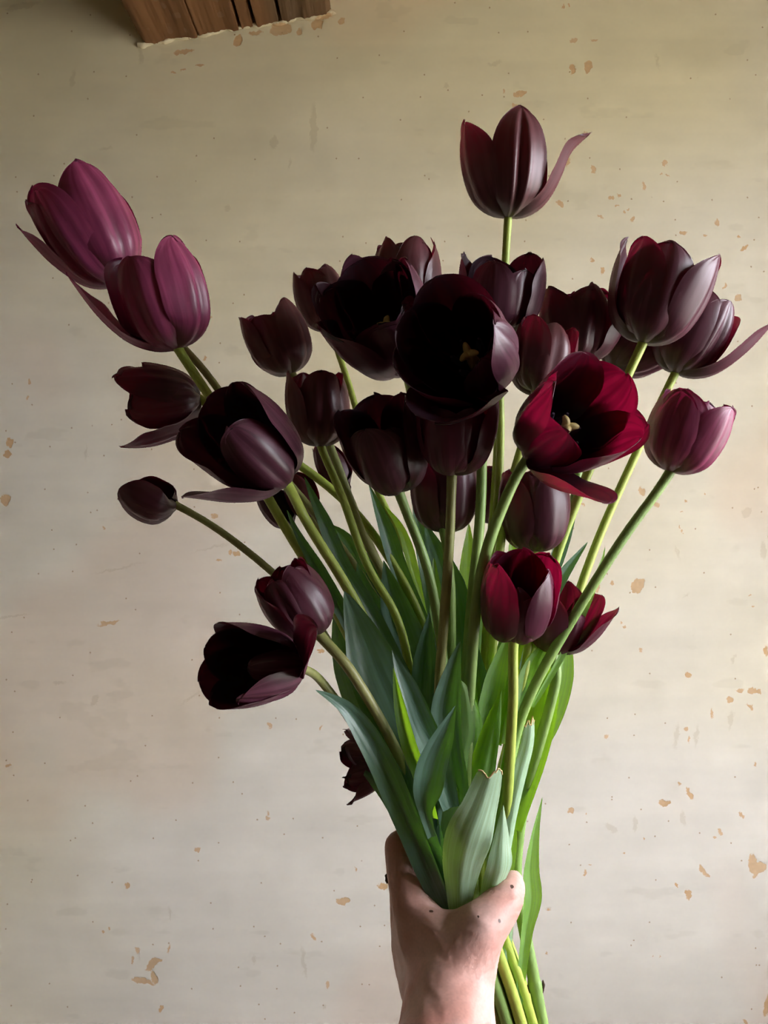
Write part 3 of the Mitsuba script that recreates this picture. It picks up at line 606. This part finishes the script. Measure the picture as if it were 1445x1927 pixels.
leaf(t_cup, [(840, 1480), (800, 1340), (800, 1260), (803, 1210), (808, 1152)], [18, 26, 24, 16, 1], (0.48, 0.475), (-0.1, 0.1, 1), fold=0.4)
leaf(t_mid, [(868, 1420), (858, 1290), (852, 1180), (833, 1085), (800, 985)], [24, 36, 38, 34, 4], (0.50, 0.51), (0.1, 0.1, 1), fold=0.3)
leaf(t_front, [(880, 1420), (884, 1360), (884, 1300), (878, 1244)], [9, 14, 13, 1], (0.47, 0.468), (0.5, 0, 1), fold=0.4, mat=G)
leaf(t_pale, [(890, 1350), (884, 1200), (880, 1090), (882, 985)], [18, 22, 20, 4], (0.51, 0.52), (0.3, 0, 1), fold=0.3, mat=G)
leaf(t_behindfront, [(905, 1350), (915, 1200), (926, 1090), (936, 985)], [14, 18, 16, 2], (0.51, 0.525), (0.4, 0, 1), fold=0.3, mat=G)
leaf(t_mid2, [(950, 1400), (965, 1230), (968, 1110), (962, 1000)], [18, 22, 22, 8], (0.51, 0.52), (0.3, 0, 1), fold=0.3, mat=G)
leaf(t_peep3, [(930, 1400), (950, 1250), (985, 1120), (1010, 1010)], [14, 20, 18, 3], (0.515, 0.525), (-0.3, 0, 1), fold=0.3)
leaf(t_behindleft, [(850, 1450), (795, 1290), (765, 1205), (742, 1130), (722, 1055)], [24, 38, 38, 26, 1], (0.495, 0.49), (-0.2, 0.1, 1), fold=0.3)
leaf(t_midleft, [(820, 1400), (742, 1240), (706, 1160), (686, 1110), (672, 1060)], [24, 36, 32, 18, 1], (0.50, 0.495), (-0.3, 0.1, 1), fold=0.3)
leaf(t_peep1, [(760, 1270), (690, 1140), (645, 1070), (610, 985), (590, 940), (573, 898)], [12, 16, 17, 14, 9, 1], (0.475, 0.47), (0.4, 0.1, 1), fold=0.5)
leaf(t_peep2, [(790, 1330), (725, 1190), (695, 1105), (652, 1018), (612, 984)], [18, 24, 22, 18, 1], (0.515, 0.52), (0.1, 0.2, 1), fold=0.4)
leaf(t_smallback, [(830, 1320), (792, 1190), (750, 1080), (725, 1000), (694, 912)], [18, 20, 18, 16, 1], (0.515, 0.525), (0.4, 0.1, 1), fold=0.6)
leaf(t_smallback, [(830, 1300), (800, 1150), (778, 1080), (755, 1000), (722, 950)], [14, 14, 13, 12, 1], (0.53, 0.54), (0.7, 0.1, 1), fold=0.4, mat=G)
leaf(t_open2, [(850, 1350), (828, 1200), (806, 1090), (790, 1000), (776, 930)], [16, 18, 16, 14, 1], (0.525, 0.53), (0.2, 0.1, 1), fold=0.3)
leaf(t_cup, [(842, 1350), (826, 1250), (822, 1150), (816, 1050)], [18, 22, 16, 2], (0.505, 0.5), (0.2, 0.1, 1), fold=0.4, mat=G)
leaf(t_ragged, [(835, 1400), (790, 1270), (730, 1130), (690, 1040)], [16, 26, 24, 2], (0.52, 0.52), (-0.2, 0.1, 1), fold=0.3)
leaf(t_mag, [(760, 1400), (700, 1260), (650, 1165), (600, 1075), (560, 1005), (540, 960)], [10, 14, 14, 13, 10, 1], (0.475, 0.475), (0.3, 0.1, 1), fold=0.6)
# right side
leaf(t_rose2, [(962, 1600), (993, 1450), (1030, 1365), (1052, 1290), (1060, 1220), (1052, 1130)], [7, 13, 21, 24, 20, 2], (0.49, 0.50), (0.35, 0.05, 1), fold=0.3, mat=G)
leaf(t_right2, [(965, 1560), (995, 1430), (1012, 1340), (1022, 1270), (1030, 1190)], [16, 30, 34, 28, 4], (0.485, 0.495), (-0.1, 0.05, 1), fold=0.25, mat=G)
leaf(t_right, [(945, 1480), (966, 1370), (980, 1300), (1000, 1245), (1030, 1205)], [12, 18, 19, 16, 3], (0.47, 0.48), (0.5, 0.2, 1), fold=0.4, mat=G)
leaf(t_backright, [(985, 1260), (1020, 1115), (1046, 1050), (1068, 990), (1088, 933)], [12, 15, 15, 11, 1], (0.50, 0.51), (0.3, 0.1, 1), fold=0.4)
leaf(t_right3, [(985, 1280), (1022, 1155), (1055, 1088), (1105, 1021)], [10, 14, 12, 1], (0.49, 0.495), (0.2, 0.3, 1), fold=0.4)
leaf(t_rightlow, [(1000, 1330), (1060, 1225), (1100, 1140), (1130, 1060), (1138, 1030)], [5, 9, 9, 6, 1], (0.475, 0.47), (0.6, 0.1, 1), fold=0.4, mat=G)
leaf(t_rose2, [(955, 1600), (968, 1520), (984, 1450), (997, 1400), (1000, 1352)], [9, 16, 17, 16, 12], (0.455, 0.45), (0.35, 0.05, 1), (0.6, 0.1, 1), fold=-0.5, mat=PL, blunt=True, torn=True)
leaf(t_rightlow, [(945, 1690), (958, 1620), (962, 1560), (960, 1500)], [9, 11, 9, 1], (0.46, 0.458), (0.4, 0, 1), fold=0.5, mat=G)
# wrapping leaves in front, above the thumb
leaf(t_underfront, [(866, 1760), (867, 1690), (872, 1630), (886, 1575), (908, 1515), (928, 1448)], [15, 26, 38, 44, 37, 24], (0.452, 0.428, 0.425), (-0.1, 0.1, 1), (0.25, 0.1, 1), fold=-0.35, mat=PL, blunt=True, torn=True, wave=0.25)
leaf(t_rose, [(905, 1750), (925, 1690), (943, 1635), (946, 1580), (947, 1515)], [8, 20, 27, 17, 1], (0.455, 0.436, 0.438), (0.35, 0.1, 1), fold=-0.45, mat=PL, wave=0.2)
leaf(t_midleft, [(850, 1740), (835, 1680), (830, 1620), (826, 1550)], [10, 18, 17, 2], (0.457, 0.452), (-0.3, 0.1, 1), fold=0.4)
# below the fist
leaf(t_right2, [(966, 1965), (976, 1880), (983, 1805), (990, 1748), (999, 1692), (996, 1640), (1004, 1575), (1020, 1501)], [5, 8, 11, 14, 21, 19, 11, 1], (0.482, 0.478, 0.478), (0.3, 0.05, 1), (0.6, 0, 1), fold=0.3, mat=G)
leaf(t_right, [(905, 1975), (930, 1880), (950, 1800), (962, 1745)], [14, 20, 14, 6], (0.475, 0.475), (0.2, 0, 1), fold=-0.6, mat=PL, blunt=True)

for number, t in enumerate(TULIPS):
    build_tulip(t, number + 1)
    for g, mat, uv, torn in t['leaves']:
        put(t['key'] + '__leaf', sheet(g), mat, smooth=True, uv=uv)
        if torn:
            put(t['key'] + '__torn_leaf_edge', tube(g[:, -1], np.full(g.shape[0], 0.0005), 6), 'torn_edge', smooth=60)


# ------------------------------------------------------------------ the hand
SPECKS = []       # specks of soil on the skin: place, radius


def skin(p, n, uv):
    b = fbm(p.x * 55, p.y * 55, p.z * 55, octaves=3)
    c = mix((0.55, 0.30, 0.245), (0.61, 0.38, 0.325), smoothstep(0.3, 0.7, b))
    red = smoothstep(0.52, 0.72, fbm(p.x * 24 + 3, p.y * 24, p.z * 24, octaves=2))
    c = c * mix((1, 1, 1), (0.97, 0.80, 0.78), red)
    c = c * (0.94 + 0.12 * noise(p.x * 900, p.y * 900, p.z * 900))
    for q, r in SPECKS:
        d = dr.sqrt(dr.square(p.x - q[0]) + dr.square(p.y - q[1]) + dr.square(p.z - q[2])) + (noise(p.x * 900, p.z * 900, 2.0) - 0.5) * 0.0008
        c = mix(c, (0.10, 0.05, 0.035), smoothstep(r * 1.2, r * 0.7, d))
    return mi.Color3f(c)


def skin_bump(p, n, uv):
    return fbm(p.x * 420, p.y * 420, p.z * 420, octaves=3) * 0.00035 + fbm(p.x * 60, p.y * 60, p.z * 420, octaves=2) * 0.0006


scene['skin'] = {'type': 'bumpmap', 'arbitrary': mikit.proc(skin_bump, eps=4e-4), 'scale': 1.0,
                 'bsdf': {'type': 'principled', 'base_color': mikit.proc(skin), 'roughness': 0.5, 'specular': 0.4, 'sheen': 0.25}}
J = {  # the arm goes on to an elbow below the viewer
    'elbow': (560, 6200, 0.115, 44),  # joint: x, y, distance, radius in mm
    'arm': (815, 2140, 0.345, 31), 'wrist0': (842, 1960, 0.395, 27), 'wrist': (845, 1880, 0.417, 25.5), 'heel': (842, 1820, 0.440, 25),
    'cmc': (872, 1812, 0.425, 19), 'tmcp': (903, 1748, 0.428, 14.5), 'tip_ip': (947, 1700, 0.440, 11.0), 'tip_mid': (956, 1682, 0.447, 10.0), 'ttip': (962, 1667, 0.456, 8.6),
    'web': (845, 1760, 0.440, 12.5), 'web2': (800, 1742, 0.444, 12.5),
    'i0': (783, 1730, 0.452, 14), 'i1': (750, 1594, 0.472, 9.3), 'i2': (800, 1556, 0.520, 8.6), 'i3': (858, 1580, 0.531, 7.6),
    'm0': (776, 1775, 0.472, 14), 'm1': (757, 1650, 0.512, 9.3), 'm2': (822, 1624, 0.540, 8.8), 'm3': (885, 1650, 0.536, 7.8),
    'r0': (778, 1815, 0.488, 13), 'r1': (768, 1715, 0.530, 8.8), 'r2': (830, 1694, 0.549, 8.3), 'r3': (890, 1715, 0.540, 7.4),
    'l0': (786, 1850, 0.497, 12), 'l1': (782, 1775, 0.530, 7.6), 'l2': (832, 1758, 0.545, 7.2), 'l3': (878, 1772, 0.538, 6.4)}


def ball(j):
    x, y, d, r = J[j]
    return m3.Manifold.sphere(r / 1000, 28).translate(tuple(at(x, y, d)))


def hull(*js): return m3.Manifold.batch_hull([ball(j) for j in js])


parts = [hull('elbow', 'arm'), hull('arm', 'wrist0'), hull('wrist0', 'wrist'), hull('wrist', 'heel', 'cmc'), hull('heel', 'cmc', 'web', 'web2'), hull('heel', 'web2', 'i0', 'm0'), hull('heel', 'm0', 'r0', 'l0'), hull('wrist', 'heel', 'l0', 'r0'),
         hull('cmc', 'tmcp'), hull('tmcp', 'tip_ip'), hull('tip_ip', 'tip_mid'), hull('tip_mid', 'ttip'), hull('cmc', 'tmcp', 'web'), hull('web', 'web2'), hull('web2', 'i0')]
for f_ in 'imrl':
    parts += [hull(f_ + '0', f_ + '1'), hull(f_ + '1', f_ + '2'), hull(f_ + '2', f_ + '3')]
hand = parts[0]
for p_ in parts[1:]: hand = hand + p_
hand = hand.refine_to_length(0.003)
mm = hand.to_mesh()
hm = trimesh.Trimesh(np.array(mm.vert_properties[:, :3]), np.array(mm.tri_verts), process=True)
trimesh.smoothing.filter_taubin(hm, lamb=0.5, nu=0.503, iterations=130)
nv = hm.vertex_normals
d_ = (meshkit.fbm(hm.vertices * 45, 3, 2) - 0.5) * 0.0022
# creases at the wrist, under the thumb and over its joint
for (x, y, yy_), w_, k_, reach in (((850, 1905, 0.39), 0.0014, 0.0011, 0.03), ((850, 1893, 0.39), 0.0012, 0.0008, 0.028), ((935, 1785, 0.43), 0.0012, 0.0012, 0.010), ((938, 1798, 0.43), 0.0012, 0.0012, 0.010), ((936, 1774, 0.43), 0.0011, 0.0010, 0.009), ((966, 1683, 0.435), 0.0010, 0.0009, 0.008)):
    q = at(x, y, yy_)
    rel = hm.vertices - q
    line = rel[:, 2] + 0.10 * rel[:, 0] + 0.0015 * np.sin(rel[:, 0] * 160)
    d_ -= k_ * np.exp(-(line / w_) ** 2) * np.exp(-(np.linalg.norm(rel, axis=1) / reach) ** 2)
hm.vertices = hm.vertices + nv * d_[:, None]
put('person', hm, 'skin', smooth=True)
tag('person', 'bare left hand and wrist gripping the bunch of tulips, thumb at the right', 'person')


def on_hand(px, py):
    """The foremost point of the hand near a place in the frame."""
    v = hm.vertices
    d2 = np.hypot(v[:, 0] / v[:, 1] * F + CX - px, CY - (v[:, 2] - EYE) / v[:, 1] * F - py)
    near = np.argsort(d2)[:12]
    return v[near[np.argmin(v[near, 1])]]


SPECKS += [(on_hand(x, y), r) for x, y, r in ((813, 1713, 0.0013), (947, 1731, 0.0010), (966, 1663, 0.0012), (903, 1722, 0.0005))]
# thumb nail, seen almost from its edge
mid, end = at(*J['tip_mid'][:3]), at(*J['ttip'][:3])
ax_ = (end - mid) / np.linalg.norm(end - mid)
no_ = np.array([-0.10, -0.80, 0.45]); no_ -= (no_ @ ax_) * ax_; no_ /= np.linalg.norm(no_)
sd_ = np.cross(ax_, no_)
nu_, nv_ = np.meshgrid(np.linspace(-1, 1, 13), np.linspace(0, 1, 11), indexing='ij')
half = 0.0048 * np.sqrt(np.clip(1 - np.abs(2 * nv_ - 1) ** 5, 0.02, 1))
ang_ = nu_ * half / 0.0088
rad = 0.0092 - 0.0008 * nv_
g_ = (mid + ax_ * 0.0022)[None, None] + ax_ * (nv_ * 0.0115)[..., None] + no_ * (rad * np.cos(ang_))[..., None] + sd_ * (rad * np.sin(ang_))[..., None]
put('person__thumbnail', sheet(g_), 'nail', smooth=True)
crumb = trimesh.creation.icosphere(subdivisions=3, radius=0.0024)
crumb.vertices *= 1 + 0.7 * (meshkit.fbm(crumb.vertices * 900, 3, 4) - 0.5)[:, None]
crumb.vertices *= [0.8, 0.9, 1.5]
edge_v = hm.vertices[np.abs(hm.vertices[:, 2] - at(740, 1725, 0.46)[2]) < 0.002]
crumb.apply_translation(edge_v[np.argmin(edge_v[:, 0] / edge_v[:, 1])] + [-0.0008, 0, 0])
put('soil_crumb', crumb, 'soil', smooth=60)
tag('soil_crumb', 'small dark crumb of soil stuck to the edge of the hand', 'soil crumb')
